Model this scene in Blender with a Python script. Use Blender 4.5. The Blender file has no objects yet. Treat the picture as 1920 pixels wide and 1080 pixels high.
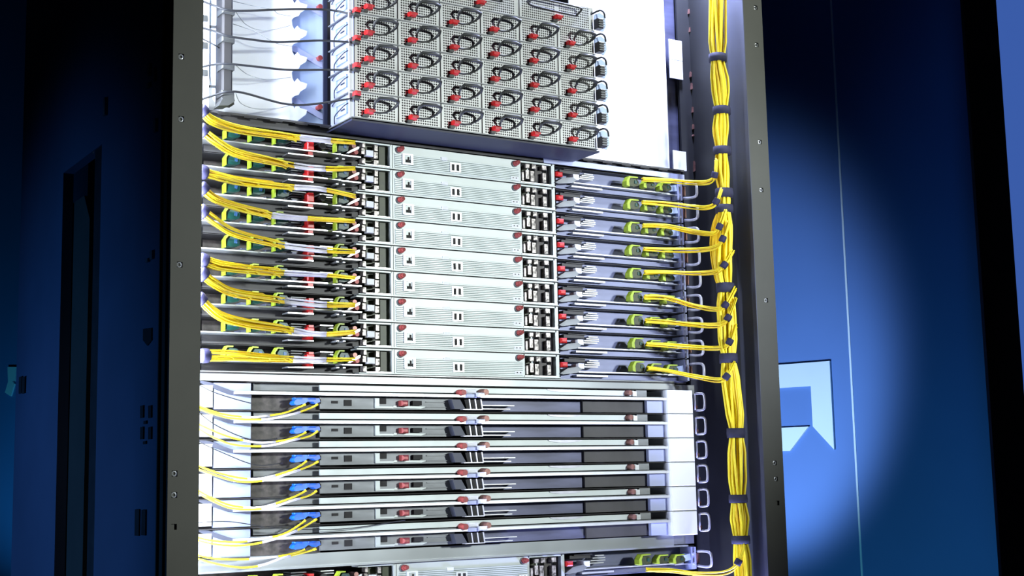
import bpy, bmesh, math, random
from math import sin, cos, pi, radians
from mathutils import Vector, Matrix
random.seed(7)
C = bpy.context.scene.collection
scene = bpy.context.scene

# ---------------------------------------------------------------- camera
ZO = 1.97                      # height of the top thumbscrew of the server stack
FPX = 2590.2
YAW, PITCH, ROLL = 0.5631, 0.1359, -0.0212
CAM = Vector((-1.0936, -2.0857, ZO - 0.5661))
def cam_axes():
    cy, sy, cp, sp = cos(YAW), sin(YAW), cos(PITCH), sin(PITCH)
    f = Vector((sy*cp, cy*cp, sp)); r = Vector((cy, -sy, 0)); u = r.cross(f)
    cr, sr = cos(ROLL), sin(ROLL)
    return cr*r + sr*u, -sr*r + cr*u, f
AX, AY, AF = cam_axes()
cam = bpy.data.objects.new('camera', bpy.data.cameras.new('camera'))
cam.data.lens = FPX/1920*36; cam.data.sensor_width = 36; cam.data.clip_start = 0.05
M = Matrix((AX, AY, -AF)).transposed().to_4x4(); M.translation = CAM
cam.matrix_world = M
C.objects.link(cam); scene.camera = cam

# ---------------------------------------------------------------- light and exposure
w = bpy.data.worlds.new('world'); scene.world = w; w.use_nodes = True
w.node_tree.nodes['Background'].inputs[0].default_value = (0.05, 0.08, 0.2, 1)
w.node_tree.nodes['Background'].inputs[1].default_value = 0.02
vs = scene.view_settings
vs.view_transform = 'Standard'; vs.look = 'None'; vs.gamma = 1; vs.exposure = 0.0
try: vs.use_curve_mapping = False
except Exception: pass

def area(name, loc, target, size, sizey, power, color, spread=180):
    d = bpy.data.lights.new(name, 'AREA'); d.shape = 'RECTANGLE'; d.size = size; d.size_y = sizey
    d.energy = power; d.color = color; d.spread = radians(spread)
    o = bpy.data.objects.new(name, d); o.location = loc
    q = (Vector(target)-Vector(loc)).to_track_quat('-Z', 'Y'); o.rotation_euler = q.to_euler()
    C.objects.link(o); return o
def spot(name, loc, target, power, color, angle, blend, radius=0.1):
    d = bpy.data.lights.new(name, 'SPOT'); d.energy = power; d.color = color
    d.spot_size = radians(angle); d.spot_blend = blend; d.shadow_soft_size = radius
    o = bpy.data.objects.new(name, d); o.location = loc
    q = (Vector(target)-Vector(loc)).to_track_quat('-Z', 'Y'); o.rotation_euler = q.to_euler()
    C.objects.link(o); return o
# LED strip standing behind the left post, throwing light across the equipment
area('led_strip_left', (-0.405, -0.095, 1.75), (0.45, 0.02, 1.75), 0.02, 1.7, 17, (0.74, 0.82, 1.0))
# unseen lamps added above and below the picture to brighten the right side
area('fill_lamp_upper', (0.60, -0.10, 2.60), (0.50, 0.03, 1.9), 0.10, 0.03, 16, (0.55, 0.62, 1.0))
area('fill_lamp_lower', (0.60, -0.12, 0.85), (0.50, 0.0, 1.5), 0.10, 0.03, 12, (0.42, 0.46, 1.0))
# stage lights in front of the rack
spot('fill_spot_blue', (1.0, -3.3, 2.0), (0.62, 0.0, 1.78), 420, (0.66, 0.74, 1.0), 15, 1.0, 0.1)  # added unseen blue fill, brightens the right end of the equipment
spot('stage_spot_right', (1.7, -3.6, 2.15), (0.02, 0.0, 1.75), 460, (0.92, 1.0, 0.98), 26, 0.6, 0.15)
spot('stage_spot_high', (1.5, -2.6, 3.6), (0.85, 0.0, 2.2), 330, (0.92, 1.0, 0.94), 20, 0.8, 0.15)
# blue wash on the walls and on the side of the cabinet
spot('blue_wash_wall', (1.35, 1.75, 0.7), (2.90, 2.42, 1.76), 210, (0.42, 0.62, 1.0), 47, 0.55)
spot('blue_wash_wide', (1.5, 0.9, 0.2), (3.1, 1.8, 1.15), 36, (0.10, 0.60, 1.0), 62, 1.0)
spot('blue_wash_left', (-3.4, 0.6, 0.7), (-0.45, 0.5, 1.34), 150, (0.07, 0.33, 1.0), 30, 1.0)
spot('blue_wash_far', (0.1, 6.8, 0.4), (1.06, 7.92, 1.9), 40, (0.05, 0.55, 1.0), 70, 1.0)
spot('fill_light_left', (-3.2, -0.9, 2.2), (-0.45, 0.5, 1.2), 9, (1.0, 0.95, 0.8), 22, 1.0)  # unseen neutral fill added for the upright in the side opening

# ---------------------------------------------------------------- pixel helpers (1920x1080) -> point on the plane y = Y
def ray(px, py):
    return (AX*((px-960)/FPX) + AY*((540-py)/FPX) + AF)
def at(px, py, y=0.0):
    d = ray(px, py); t = (y-CAM.y)/d.y
    return CAM + d*t
def atx(px, py, x):
    d = ray(px, py); t = (x-CAM.x)/d.x
    return CAM + d*t

# ---------------------------------------------------------------- materials
MATS = {}
def mat(name, color, metal=0.0, rough=0.5, var=0.12, scale=40.0, bump=0.0, emit=None, stretch=None, coat=0.0):
    m = bpy.data.materials.new(name); m.use_nodes = True; nt = m.node_tree; n = nt.nodes; l = nt.links
    b = n['Principled BSDF']; b.inputs['Metallic'].default_value = metal; b.inputs['Roughness'].default_value = rough
    if coat: b.inputs['Coat Weight'].default_value = coat
    tc = n.new('ShaderNodeTexCoord'); mp = n.new('ShaderNodeMapping'); l.new(tc.outputs['Object'], mp.inputs[0])
    if stretch: mp.inputs['Scale'].default_value = stretch
    nz = n.new('ShaderNodeTexNoise'); nz.inputs['Scale'].default_value = scale; nz.inputs['Detail'].default_value = 3
    l.new(mp.outputs[0], nz.inputs['Vector'])
    r = n.new('ShaderNodeValToRGB'); l.new(nz.outputs[0], r.inputs[0])
    r.color_ramp.elements[0].position = 0.3; r.color_ramp.elements[1].position = 0.7
    r.color_ramp.elements[0].color = tuple(max(0, c*(1-var)) for c in color)+(1,)
    r.color_ramp.elements[1].color = tuple(min(1, c*(1+var)) for c in color)+(1,)
    l.new(r.outputs[0], b.inputs['Base Color'])
    if bump:
        bp = n.new('ShaderNodeBump'); bp.inputs['Strength'].default_value = bump; bp.inputs['Distance'].default_value = 0.001
        l.new(nz.outputs[0], bp.inputs['Height']); l.new(bp.outputs[0], b.inputs['Normal'])
    if emit:
        b.inputs['Emission Color'].default_value = emit[0]+(1,); b.inputs['Emission Strength'].default_value = emit[1]
    MATS[name] = m; return m
BLACK = mat('black_paint', (0.018, 0.019, 0.020), 0.0, 0.55, 0.2, 15)
POST = mat('post_paint', (0.052, 0.052, 0.040), 0.0, 0.6, 0.1, 12)
INNER = mat('inner_side_paint', (0.05, 0.055, 0.08), 0.2, 0.5, 0.25, 6)
SIDE = mat('cabinet_side_paint', (0.10, 0.13, 0.20), 0.0, 0.55, 0.15, 3)
DARK = mat('dark_cavity', (0.02, 0.018, 0.018), 0.0, 0.7, 0.3, 30)
BROWN = mat('dark_circuit', (0.06, 0.05, 0.045), 0.1, 0.5, 0.6, 90)
PLATE = mat('zinc_faceplate', (0.50, 0.54, 0.53), 0.25, 0.45, 0.05, 12, stretch=(1, 1, 6))
RIB = mat('vent_rib', (0.56, 0.61, 0.60), 0.2, 0.45, 0.06, 20)
GROOVE = mat('vent_groove', (0.24, 0.29, 0.28), 0.2, 0.6, 0.1, 20)
STEEL = mat('bright_steel', (0.70, 0.72, 0.74), 0.6, 0.32, 0.08, 60, stretch=(1, 4, 4))
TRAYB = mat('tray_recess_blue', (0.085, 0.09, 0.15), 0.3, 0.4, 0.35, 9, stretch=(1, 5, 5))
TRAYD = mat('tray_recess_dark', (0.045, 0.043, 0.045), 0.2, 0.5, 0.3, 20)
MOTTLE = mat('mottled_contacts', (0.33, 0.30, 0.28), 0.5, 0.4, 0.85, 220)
STEELB = mat('blue_lit_steel', (0.19, 0.205, 0.31), 0.3, 0.38, 0.30, 9, stretch=(1, 5, 5))  # steel with the blue light of the right bays put into its colour
STEELD = mat('dull_steel', (0.20, 0.21, 0.22), 0.4, 0.5, 0.3, 14, stretch=(1, 4, 4))
BAND = mat('filler_steel', (0.30, 0.32, 0.33), 0.5, 0.35, 0.25, 5, stretch=(1, 3, 1))
WHITE = mat('white_panel', (0.88, 0.90, 0.92), 0.0, 0.5, 0.02, 4)
PALE = mat('pale_blue_panel', (0.50, 0.62, 0.80), 0.1, 0.45, 0.08, 5)
LILAC = mat('lilac_panel', (0.42, 0.46, 0.66), 0.1, 0.45, 0.08, 8)
BRACK = mat('bracket_blue', (0.24, 0.28, 0.42), 0.1, 0.45, 0.1, 6)
TIP = mat('plug_tip_blue', (0.03, 0.09, 0.20), 0.0, 0.4, 0.2, 60)
NAVY = mat('navy_paint', (0.022, 0.026, 0.055), 0.1, 0.5, 0.25, 4)
PERF = mat('perforated_steel', (0.66, 0.67, 0.66), 0.2, 0.42, 0.08, 30)
RED = mat('red_latch', (0.62, 0.02, 0.02), 0.0, 0.35, 0.15, 60)
SCREW = mat('red_thumbscrew', (0.34, 0.06, 0.055), 0.15, 0.4, 0.25, 80)
RUST = mat('copper_brown', (0.24, 0.12, 0.10), 0.5, 0.4, 0.4, 90)
HANDLE = mat('black_handle', (0.035, 0.037, 0.035), 0.0, 0.45, 0.2, 60)
GREYH = mat('grey_loop', (0.55, 0.55, 0.62), 0.35, 0.35, 0.12, 60)
YEL = mat('yellow_cable', (1.0, 0.76, 0.02), 0.0, 0.45, 0.10, 30)
YELD = mat('yellow_cable_dark', (0.85, 0.56, 0.010), 0.0, 0.45, 0.15, 30)
SLEEVE = mat('white_sleeve', (0.72, 0.70, 0.76), 0.0, 0.5, 0.12, 40)
STRAP = mat('purple_strap', (0.012, 0.011, 0.045), 0.0, 0.75, 0.2, 90)
STRAPB = mat('black_strap', (0.022, 0.022, 0.05), 0.0, 0.8, 0.2, 90)
LIME = mat('lime_clip', (0.34, 0.46, 0.03), 0.0, 0.4, 0.12, 60)
GREEN = mat('green_connector', (0.006, 0.045, 0.034), 0.0, 0.4, 0.4, 90)
OLIVE = mat('olive_connector', (0.035, 0.045, 0.010), 0.0, 0.45, 0.3, 90)
BLUE = mat('blue_connector', (0.01, 0.12, 0.62), 0.0, 0.35, 0.3, 120)
CABLE = mat('black_cable', (0.010, 0.011, 0.013), 0.0, 0.5, 0.2, 60)
GREYC = mat('grey_cable', (0.30, 0.32, 0.33), 0.0, 0.5, 0.2, 60)
MANAGER = mat('grey_manager', (0.014, 0.013, 0.013), 0.0, 0.6, 0.12, 30)
WALL = mat('wall_paint', (0.13, 0.24, 0.52), 0.0, 0.7, 0.05, 2)
LOGO = mat('white_emblem', (0.88, 0.92, 0.92), 0.0, 0.6, 0.03, 4)
FLOORM = mat('dark_carpet', (0.03, 0.03, 0.035), 0.0, 0.9, 0.3, 60, bump=0.4)
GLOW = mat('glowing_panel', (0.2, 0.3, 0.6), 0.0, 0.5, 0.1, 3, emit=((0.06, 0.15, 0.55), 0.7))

# ---------------------------------------------------------------- mesh builder
class MB:
    def __init__(s): s.v = []; s.f = []
    def add(s, vs, fs):
        o = len(s.v); s.v += [tuple(a) for a in vs]; s.f += [tuple(i+o for i in q) for q in fs]; return s
    def box(s, a, b):
        x0, x1 = sorted((a[0], b[0])); y0, y1 = sorted((a[1], b[1])); z0, z1 = sorted((a[2], b[2]))
        return s.add([(x0,y0,z0),(x1,y0,z0),(x1,y1,z0),(x0,y1,z0),(x0,y0,z1),(x1,y0,z1),(x1,y1,z1),(x0,y1,z1)],
                     [(0,3,2,1),(4,5,6,7),(0,1,5,4),(1,2,6,5),(2,3,7,6),(3,0,4,7)])
    def cbox(s, a, b, c):          # box with chamfered front edges (front = -y)
        x0, x1 = sorted((a[0], b[0])); y0, y1 = sorted((a[1], b[1])); z0, z1 = sorted((a[2], b[2]))
        c = min(c, (x1-x0)*.45, (z1-z0)*.45)
        v = [(x0,y1,z0),(x1,y1,z0),(x1,y1,z1),(x0,y1,z1), (x0,y0+c,z0),(x1,y0+c,z0),(x1,y0+c,z1),(x0,y0+c,z1),
             (x0+c,y0,z0+c),(x1-c,y0,z0+c),(x1-c,y0,z1-c),(x0+c,y0,z1-c)]
        return s.add(v, [(0,3,2,1),(0,1,5,4),(1,2,6,5),(2,3,7,6),(3,0,4,7),(4,5,9,8),(5,6,10,9),(6,7,11,10),(7,4,8,11),(8,9,10,11)])
    def prism(s, poly, y0, y1):    # polygon in the XZ plane, extruded along y
        n = len(poly); a = sum(poly[i][0]*poly[(i+1)%n][1]-poly[(i+1)%n][0]*poly[i][1] for i in range(n))
        if a < 0: poly = poly[::-1]
        if y0 > y1: y0, y1 = y1, y0
        v = [(p[0],y0,p[1]) for p in poly]+[(p[0],y1,p[1]) for p in poly]
        f = [tuple(range(n)), tuple(range(2*n-1, n-1, -1))]
        f += [(i, n+i, n+(i+1)%n, (i+1)%n) for i in range(n)]
        return s.add(v, f)
    def tube(s, pts, r, n=6, closed=False, rad=None):
        pts = [Vector(p) for p in pts]; N = len(pts); rings = []
        up = Vector((0, 0, 1)); prev = None
        for i, p in enumerate(pts):
            if closed: t = pts[(i+1)%N]-pts[i-1]
            else: t = pts[min(i+1, N-1)]-pts[max(i-1, 0)]
            t.normalize()
            if prev is None:
                a = t.cross(up)
                if a.length < .1: a = t.cross(Vector((0, 1, 0)))
            else: a = prev - t*prev.dot(t)
            a.normalize(); prev = a; b = t.cross(a)
            rr = rad[i] if rad else r
            rings.append([p+(a*cos(2*pi*k/n)+b*sin(2*pi*k/n))*rr for k in range(n)])
        v = [q for ring in rings for q in ring]; f = []
        for i in range(N if closed else N-1):
            j = (i+1) % N
            for k in range(n): f.append((i*n+k, i*n+(k+1)%n, j*n+(k+1)%n, j*n+k))
        if not closed: f += [tuple(range(n-1, -1, -1)), tuple(range((N-1)*n, N*n))]
        return s.add(v, f)
    def cyl(s, a, b, r, n=12, r2=None):
        return s.tube([a, b], r, n, rad=[r, r if r2 is None else r2])
    def build(s, name, m, parent=None, loc=None, smooth=False):
        me = bpy.data.meshes.new(name); me.from_pydata(s.v, [], s.f); me.update()
        if smooth:
            for p in me.polygons: p.use_smooth = True
        me.materials.append(m)
        bm = bmesh.new(); bm.from_mesh(me); bmesh.ops.recalc_face_normals(bm, faces=bm.faces); bm.to_mesh(me); bm.free()
        o = bpy.data.objects.new(name, me); C.objects.link(o)
        if parent: o.parent = parent
        if loc: o.location = loc
        return o
def catmull(P, sub=6):
    P = [Vector(p) for p in P]; out = []
    for i in range(len(P)-1):
        a = P[max(i-1, 0)]; b = P[i]; c = P[i+1]; d = P[min(i+2, len(P)-1)]
        for k in range(sub):
            t = k/sub
            out.append(0.5*((2*b)+(c-a)*t+(2*a-5*b+4*c-d)*t*t+(3*b-a-3*c+d)*t**3))
    out.append(P[-1]); return out
def tag(o, label=None, cat=None, group=None, kind=None):
    if label: o['label'] = label
    if cat: o['category'] = cat
    if group: o['group'] = group
    if kind: o['kind'] = kind
    return o
def empty(name, loc, label, cat, group=None):
    o = bpy.data.objects.new(name, None); o.location = loc; o.empty_display_size = 0.02; C.objects.link(o)
    return tag(o, label, cat, group)
def copy_tree(o, parent=None):
    c = o.copy(); C.objects.link(c); c.parent = parent
    for ch in list(o.children): copy_tree(ch, c)
    return c
def poly_at(pts, y): return [(at(a, b, y).x, at(a, b, y).z) for a, b in pts]
NTH = ['first', 'second', 'third', 'fourth', 'fifth', 'sixth', 'seventh', 'eighth', 'ninth']

# ================================================================ SETTING
f = MB(); f.box((-6, -5, -0.05), (14, 18, 0)); tag(f.build('floor', FLOORM), kind='structure')
f = MB(); f.box((-6, -5, 5.0), (14, 18, 5.1)); tag(f.build('ceiling', BLACK), kind='structure')
WA = radians(-18); WD = Vector((sin(WA), cos(WA), 0)); WN = Vector((-cos(WA), sin(WA), 0))   # along the wall, and its normal to the room
WP = CAM + ray(1558, 760)*5.6/1.0; WP.z = 0
def on_wall(px, py, off=0.0):
    d = ray(px, py); o = WP + WN*off; t = (o-CAM).dot(WN)/d.dot(WN); return CAM + d*t
def wall_piece(name, pts_front, thick, m, parent=None):
    mb = MB(); n = len(pts_front); back = [p-WN*thick for p in pts_front]
    mb.add(list(pts_front)+back, [tuple(range(n)), tuple(range(2*n-1, n-1, -1))]+[(i, n+i, n+(i+1)%n, (i+1)%n) for i in range(n)])
    return mb.build(name, m, parent)
seam = on_wall(1596, 700); sw = (seam-WP).dot(WD)
wr = None
def seg(a, b, off=0.0):
    A = WP+WD*a+WN*off; B = WP+WD*b+WN*off
    return [Vector((A.x, A.y, 0.002)), Vector((B.x, B.y, 0.002)), Vector((B.x, B.y, 4.99)), Vector((A.x, A.y, 4.99))]
wr = wall_piece('wall_right', seg(-5.0, 13, -0.02), 0.1, WALL); tag(wr, kind='structure')
# large boards hung on the wall with the thin joint seen right of the emblem
edges = [-5.0, sw-2.6, sw, sw+2.6, sw+5.2, sw+7.8]
for i in range(len(edges)-1):
    wall_piece('wall_board', seg(edges[i]+0.004, edges[i+1]-0.004), 0.019, WALL, wr)
st = wall_piece('joint_strip', seg(sw-0.004, sw+0.004, 0.002), 0.02, LOGO, wr)
# emblem on the wall: square arrow in two pieces
E0 = on_wall(1566.5, 843, 0.0); E1 = on_wall(1558, 677, 0.0)
side = (E1.z-E0.z); eo = (E0-WP).dot(WD); ez = E0.z
def epoly(uv):
    out = []
    for u, v in uv:
        p = WP+WD*(eo+(1-u)*side*0.93)+WN*0.012; out.append(Vector((p.x, p.y, ez+v*side)))
    return out
em = empty('wall_emblem', (E0.x, E0.y, ez), 'pale square arrow emblem on the blue wall right of the rack', 'emblem')
a = wall_piece('emblem_corner', epoly([(0,1),(1,1),(1,0),(.73,.27),(.73,.73),(.27,.73)]), 0.011, LOGO)
b = wall_piece('emblem_arrow', epoly([(0,0),(.4,0),(.67,.27),(.27,.27),(.27,.67),(0,.4)]), 0.011, LOGO)
for o in (a, b):
    o.parent = em; o.matrix_parent_inverse = Matrix.Translation(-Vector(em.location))
em2p = [on_wall(x, y, 0.012) for x, y in ((14,688),(30,688),(28,715),(22,713),(23,716),(27,720),(20,743),(9,736),(15,716))]
em2 = wall_piece('wall_sign', em2p, 0.011, LOGO)
tag(em2, 'small pale angular sign on the far wall at the left edge', 'sign')

# dark pillar and glowing panel at the right
def screen_column(name, pxa, pxb, dist, depth, m, py=540):
    A = CAM+ray(pxa, py)*dist; B = CAM+ray(pxb, py)*dist
    d = (B-A); d.z = 0; n = Vector((d.y, -d.x, 0)).normalized()
    if n.dot(CAM-A) < 0: n = -n
    mb = MB(); pts = [A, B, B-n*depth, A-n*depth]
    lo = [Vector((q.x, q.y, 0.001)) for q in pts]; hi = [Vector((q.x, q.y, 4.98)) for q in pts]
    mb.add(lo+hi, [(3,2,1,0),(4,5,6,7)]+[(i,(i+1)%4,4+(i+1)%4,4+i) for i in range(4)])
    return mb.build(name, m)
o = screen_column('pillar', 1842, 1906, 3.2, 0.02, BLACK); tag(o, 'tall black pillar at the right edge, left of the glowing panel', 'pillar')
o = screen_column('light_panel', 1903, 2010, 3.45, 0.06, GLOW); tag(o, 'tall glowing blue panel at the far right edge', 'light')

# ================================================================ RACK FRAME
YP = -0.13
XL0, XL1 = at(322, 500, YP).x, at(377, 500, YP).x
XR0, XR1 = at(1417, 520, YP).x, at(1452, 520, YP).x
RT = 2.66
rack = empty('rack_cabinet', (0.13, 0, 0), 'tall open black equipment cabinet holding all the servers', 'rack')
def rp(name, mb, m, label=None, parent=None):
    for i, v in enumerate(mb.v): mb.v[i] = (v[0]-0.13, v[1], v[2])
    o = mb.build(name, m, parent or rack)
    if label: o['label'] = label
    return o
def flange(x0, x1, holes, m):      # front flange with real bolt holes
    mb = MB(); zs = [0.0, RT]; hs = sorted(holes, key=lambda h: h[1]); r = 0.0042
    z = 0.0
    for hx, hz in hs:
        mb.add([(x0,YP,z),(x1,YP,z),(x1,YP,hz-r),(x0,YP,hz-r)], [(0,1,2,3)])
        mb.add([(x0,YP,hz-r),(hx-r,YP,hz-r),(hx-r,YP,hz+r),(x0,YP,hz+r)], [(0,1,2,3)])
        mb.add([(hx+r,YP,hz-r),(x1,YP,hz-r),(x1,YP,hz+r),(hx+r,YP,hz+r)], [(0,1,2,3)])
        z = hz+r
    mb.add([(x0,YP,z),(x1,YP,z),(x1,YP,RT),(x0,YP,RT)], [(0,1,2,3)])
    mb.box((x0, YP+0.004, 0.0), (x1, YP+0.006, RT))
    mb.box((x0, YP, RT), (x1, YP+0.004, RT+0.004))
    return mb
lh = [(340,106),(340,223),(337,496),(326,888),(325,928),(323,988)]
rh = [(1417,14),(1419,84),(1425,266),(1428,356),(1437,563),(1453,868),(1455,898),(1458,943)]
LH = [(min(max(at(x,y,YP).x, XL0+.008), XL1-.008), at(x,y,YP).z) for x, y in lh]
RH = [(min(max(at(x,y,YP).x, XR0+.008), XR1-.008), at(x,y,YP).z) for x, y in rh]
pl = rp('post', flange(XL0, XL1, LH, POST), POST)
pr = rp('post', flange(XR0, XR1, RH, POST), POST)
for i, (x, z) in enumerate(LH+RH):
    if i in (5, 13): continue
    b = MB(); b.tube([(x-.13+0.0032*cos(t*pi/5), YP+0.0025, z+0.0032*sin(t*pi/5)) for t in range(10)], 0.0011, 5, closed=True)
    b.build('hole_rim', STEEL, pl if i < 6 else pr)
# returns of the posts (left: two thin edges and a channel)
b = MB(); b.box((XL0-0.002, YP, 0), (XL0, YP+0.05, RT)); b.box((XL0-0.006, YP+0.008, 0), (XL0-0.002, YP+0.012, RT)); b.box((XL0-0.006, YP+0.036, 0), (XL0-0.002, YP+0.040, RT))
rp('post_channel', b, POST)
b = MB(); b.box((XL1-0.003, YP+.006, 0), (XL1, YP+0.02, RT)); rp('post_return', b, BLACK)
b = MB(); b.box((XR0-0.002, YP, 0.0), (XR0, YP+0.05, RT)); rp('inner_side_panel', b, INNER)
b = MB(); b.box((XR0-0.001, YP+0.05, 0.0), (XR0+.001, YP+0.36, RT)); rp('inner_side_panel', b, BLACK)  # rest of the same wall, its shade put into the black colour
b = MB(); b.box((XR1-0.002, YP+.006, 0.0), (XR1, 1.1, RT)); rp('side_panel', b, SIDE)
# left side with an opening towards the back
SX = XL0-0.001
ya, yb = atx(190,270,SX).y, atx(118,325,SX).y; zt = atx(190,270,SX).z; yend = atx(27,800,SX).y
ys = atx(250,800,SX).y
b = MB(); b.box((SX, YP+0.05, 0), (SX+0.02, ys-0.001, RT)); rp('side_panel', b, SIDE)
b = MB(); b.box((SX+0.001, ys+0.001, 0), (SX+0.02, ya, RT)); b.box((SX+0.001, ya, zt), (SX+0.02, yb, RT)); b.box((SX+0.001, yb, 0), (SX+0.02, yend, RT))
sp = rp('side_panel', b, SIDE)
b = MB(); b.box((SX+0.10, ya-.05, 0), (SX+0.11, yb+.2, RT)); rp('opening_back', b, BLACK)
# uprights seen in the opening
y0, y1 = atx(160,700,SX+.02).y, atx(118,700,SX+.02).y
b = MB(); b.prism([(0,0),(0,0)], 0, 0) if False else None
zz = atx(118,392,SX+.02).z
b.add([(SX+.022,y0,0),(SX+.022,y1,0),(SX+.022,y1,zz),(SX+.022,y0+.04,zz),(SX+.022,y0,zz-.05)]+[(SX+.03,y0,0),(SX+.03,y1,0),(SX+.03,y1,zz),(SX+.03,y0+.04,zz),(SX+.03,y0,zz-.05)],
      [(0,1,2,3,4),(9,8,7,6,5),(0,5,6,1),(1,6,7,2),(2,7,8,3),(3,8,9,4),(4,9,5,0)])
rp('rear_upright', b, POST)
y2 = atx(166,700,SX+.04).y; y3 = atx(186,700,SX+.04).y
zz2 = atx(166,470,SX+.04).z; zz3 = atx(150,897,SX+.04).z
b = MB(); b.box((SX+.04, y3-.02, zz3), (SX+.045, y2, zz2)); rail = rp('slotted_rail', b, POST)
b = MB(); b.box((SX+.04, y3-.02, 0), (SX+.045, y2-.03, zz3-.02)); rp('slotted_rail', b, POST)
for (px, py) in ((184,545),(182,590),(180,634),(179,678),(177,723),(175,791),(173,838),(170,884),(167,930),(165,978),(163,1021)):
    q = atx(px, py, SX+.039); c = MB(); c.cyl((q.x-.13, q.y, q.z), (q.x-.13-.002, q.y, q.z), 0.0018, 6); c.build('rivet', STEEL, rack)
# slots and brackets pressed in the left side panel
def side_slot(px, py, wpx, hpx, m=DARK, name='panel_slot', out=0.002):
    q0 = atx(px-wpx/2, py-hpx/2, SX-out); q1 = atx(px+wpx/2, py+hpx/2, SX-out)
    b = MB(); b.box((SX-out-.0005, q0.y, q0.z), (SX+.0005, q1.y, q1.z)); return rp(name, b, m)
for a in ((257,980,7,50),(269,980,7,48),(266,772,5,22),(281,772,5,22),(272,792,5,5),(266,812,5,22),(281,812,5,22),(271,830,5,5),(38,722,4,30),(44,722,4,30)): side_slot(*a)
q = [atx(x, y, SX-.002) for x, y in ((268,617),(284,615),(284,638),(276,648),(268,638))]
b = MB(); b.add([(SX-.0022,p.y,p.z) for p in q]+[(SX,p.y,p.z) for p in q], [(0,1,2,3,4),(9,8,7,6,5)]+[(i,5+i,5+(i+1)%5,(i+1)%5) for i in range(5)]); rp('panel_slot', b, DARK)
for a in ((195,200,3,30),(278,130,3,20),(288,140,3,22),(277,160,4,5),(283,478,4,14),(275,488,4,5),(290,235,3,22)): side_slot(*a, m=STEELD, name='panel_clip', out=.004)
# interior: rear wall, mounting rails
b = MB(); b.box((XL1-.03, 0.30, 0.05), (XR0-.004, 0.31, RT)); rp('rear_panel', b, DARK)
b = MB(); b.box((XL1-.042, YP+.10, 0.0), (XL1-.038, 0.30, RT)); rp('inner_side_panel', b, DARK)
rx0, rx1 = at(1287, 500, 0.035).x, at(1325, 500, 0.035).x
b = MB(); b.box((rx0, 0.035, 0.0), (rx1, 0.04, RT)); rp('mounting_rail', b, BLACK)
b = MB(); b.box((XL1-.036, 0.05, 0.0), (XL1-.005, 0.055, RT)); rp('mounting_rail', b, BLACK)
for (px, py, h) in ((1291,22,12),(1296,30,8),(1293,56,12),(1294,140,14),(1299,146,12),(1296,162,16),(1298,206,14),(1299,238,12),(1299,254,4),(1301,312,26)):
    q = at(px, py, 0.034); c = MB(); hh = h/2/1150
    c.prism([(q.x-.13-.002, q.z-hh), (q.x-.13+.0015, q.z-hh*.8), (q.x-.13+.002, q.z+hh*.7), (q.x-.13-.0005, q.z+hh)], 0.031, 0.035)
    c.build('rail_clip', RUST, rack)
b = MB(); b.box((XL0, YP, RT), (XR1, 1.1, RT+.03)); rp('roof_panel', b, BLACK)
b = MB(); b.box((XL0, YP+.01, 0.0), (XR1, 1.1, 0.06)); rp('base_frame', b, BLACK)
# equipment below the frame edge: blanking panel down to the base
b = MB(); b.box((XL1-.01, 0.0, 0.06), (XR0-.045, 0.003, ZO-.765)); rp('blanking_panel', b, STEELD)

# ================================================================ SERVERS (nine in the stack, one lower down)
U = 0.04445; ZROW = ZO-0.0346
REF = 4; ZR = ZROW-REF*U
def line_y(px):                    # picture height of the bottom line of the reference row on y=0
    return 503+(px-664)*0.0605
def S(px, up, y=0.0):              # local point of the server whose front sits on y=0
    q = at(px, line_y(px)-up, y); return Vector((q.x-0.13, y, q.z-ZR))
def fb(mb, px0, up0, px1, up1, y0, y1, c=0):
    pm = (px0+px1)/2
    a = S(px0, (up0+up1)/2, y0); b = S(px1, (up0+up1)/2, y0); lo = S(pm, up0, y0).z; hi = S(pm, up1, y0).z
    if c: return mb.cbox((a.x, y0, lo), (b.x, y1, hi), c)
    return mb.box((a.x, y0, lo), (b.x, y1, hi))
def zb(mb, px0, px1, z0, z1, y0, y1, c=0):   # same with heights in metres
    a = S(px0, 24, y0).x; b = S(px1, 24, y0).x
    if c: return mb.cbox((a, y0, z0), (b, y1, z1), c)
    return mb.box((a, y0, z0), (b, y1, z1))

def optical(parent, px, zc, w, h, tall=False, side='l', y=-0.012):
    """one optical plug: clip ring, body, coloured end"""
    q = S(px, 24, y).x
    ring = MB(); t = h*0.2
    if side == 'l':
        P = [(-w/2, -h*.5), (-w/2, h*.12), (-w*.30, h*.5), (w*.10, h*.5), (w*.10, h*.40), (-w*.24, h*.41), (-w*.42, h*.10), (-w*.41, -h*.5)]
    else:
        P = [(-w/2, -h*.35), (-w/2, h*.05), (-w*.28, h*.5), (w*.40, h*.5), (w*.44, h*.40), (-w*.18, h*.36), (-w*.30, h*.05), (-w*.26, -h*.45)]
    ring.prism([(q+a, zc+b) for a, b in P], y-0.004, y+0.010)
    r = ring.build('clip_ring', LIME, parent)
    body = MB()
    P = [(-w*.30, -h*.36), (-w*.26, h*.08), (-w*.12, h*.32), (w*.35, h*.30), (w*.5, h*.02), (w*.46, -h*.3), (w*.1, -h*.42)]
    body.prism([(q+a, zc+b) for a, b in P], y-0.003, y+0.020)
    bo = body.build('plug_body', GREEN if side == 'l' else OLIVE, parent)
    tip = MB(); tip.prism([(q+w*.12, zc-h*.12), (q+w*.30, zc-h*.16), (q+w*.32, zc+h*.12), (q+w*.14, zc+h*.16)], y-0.0045, y-0.002)
    t = tip.build('plug_tip', TIP if side == 'l' else GREEN, parent)

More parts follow.
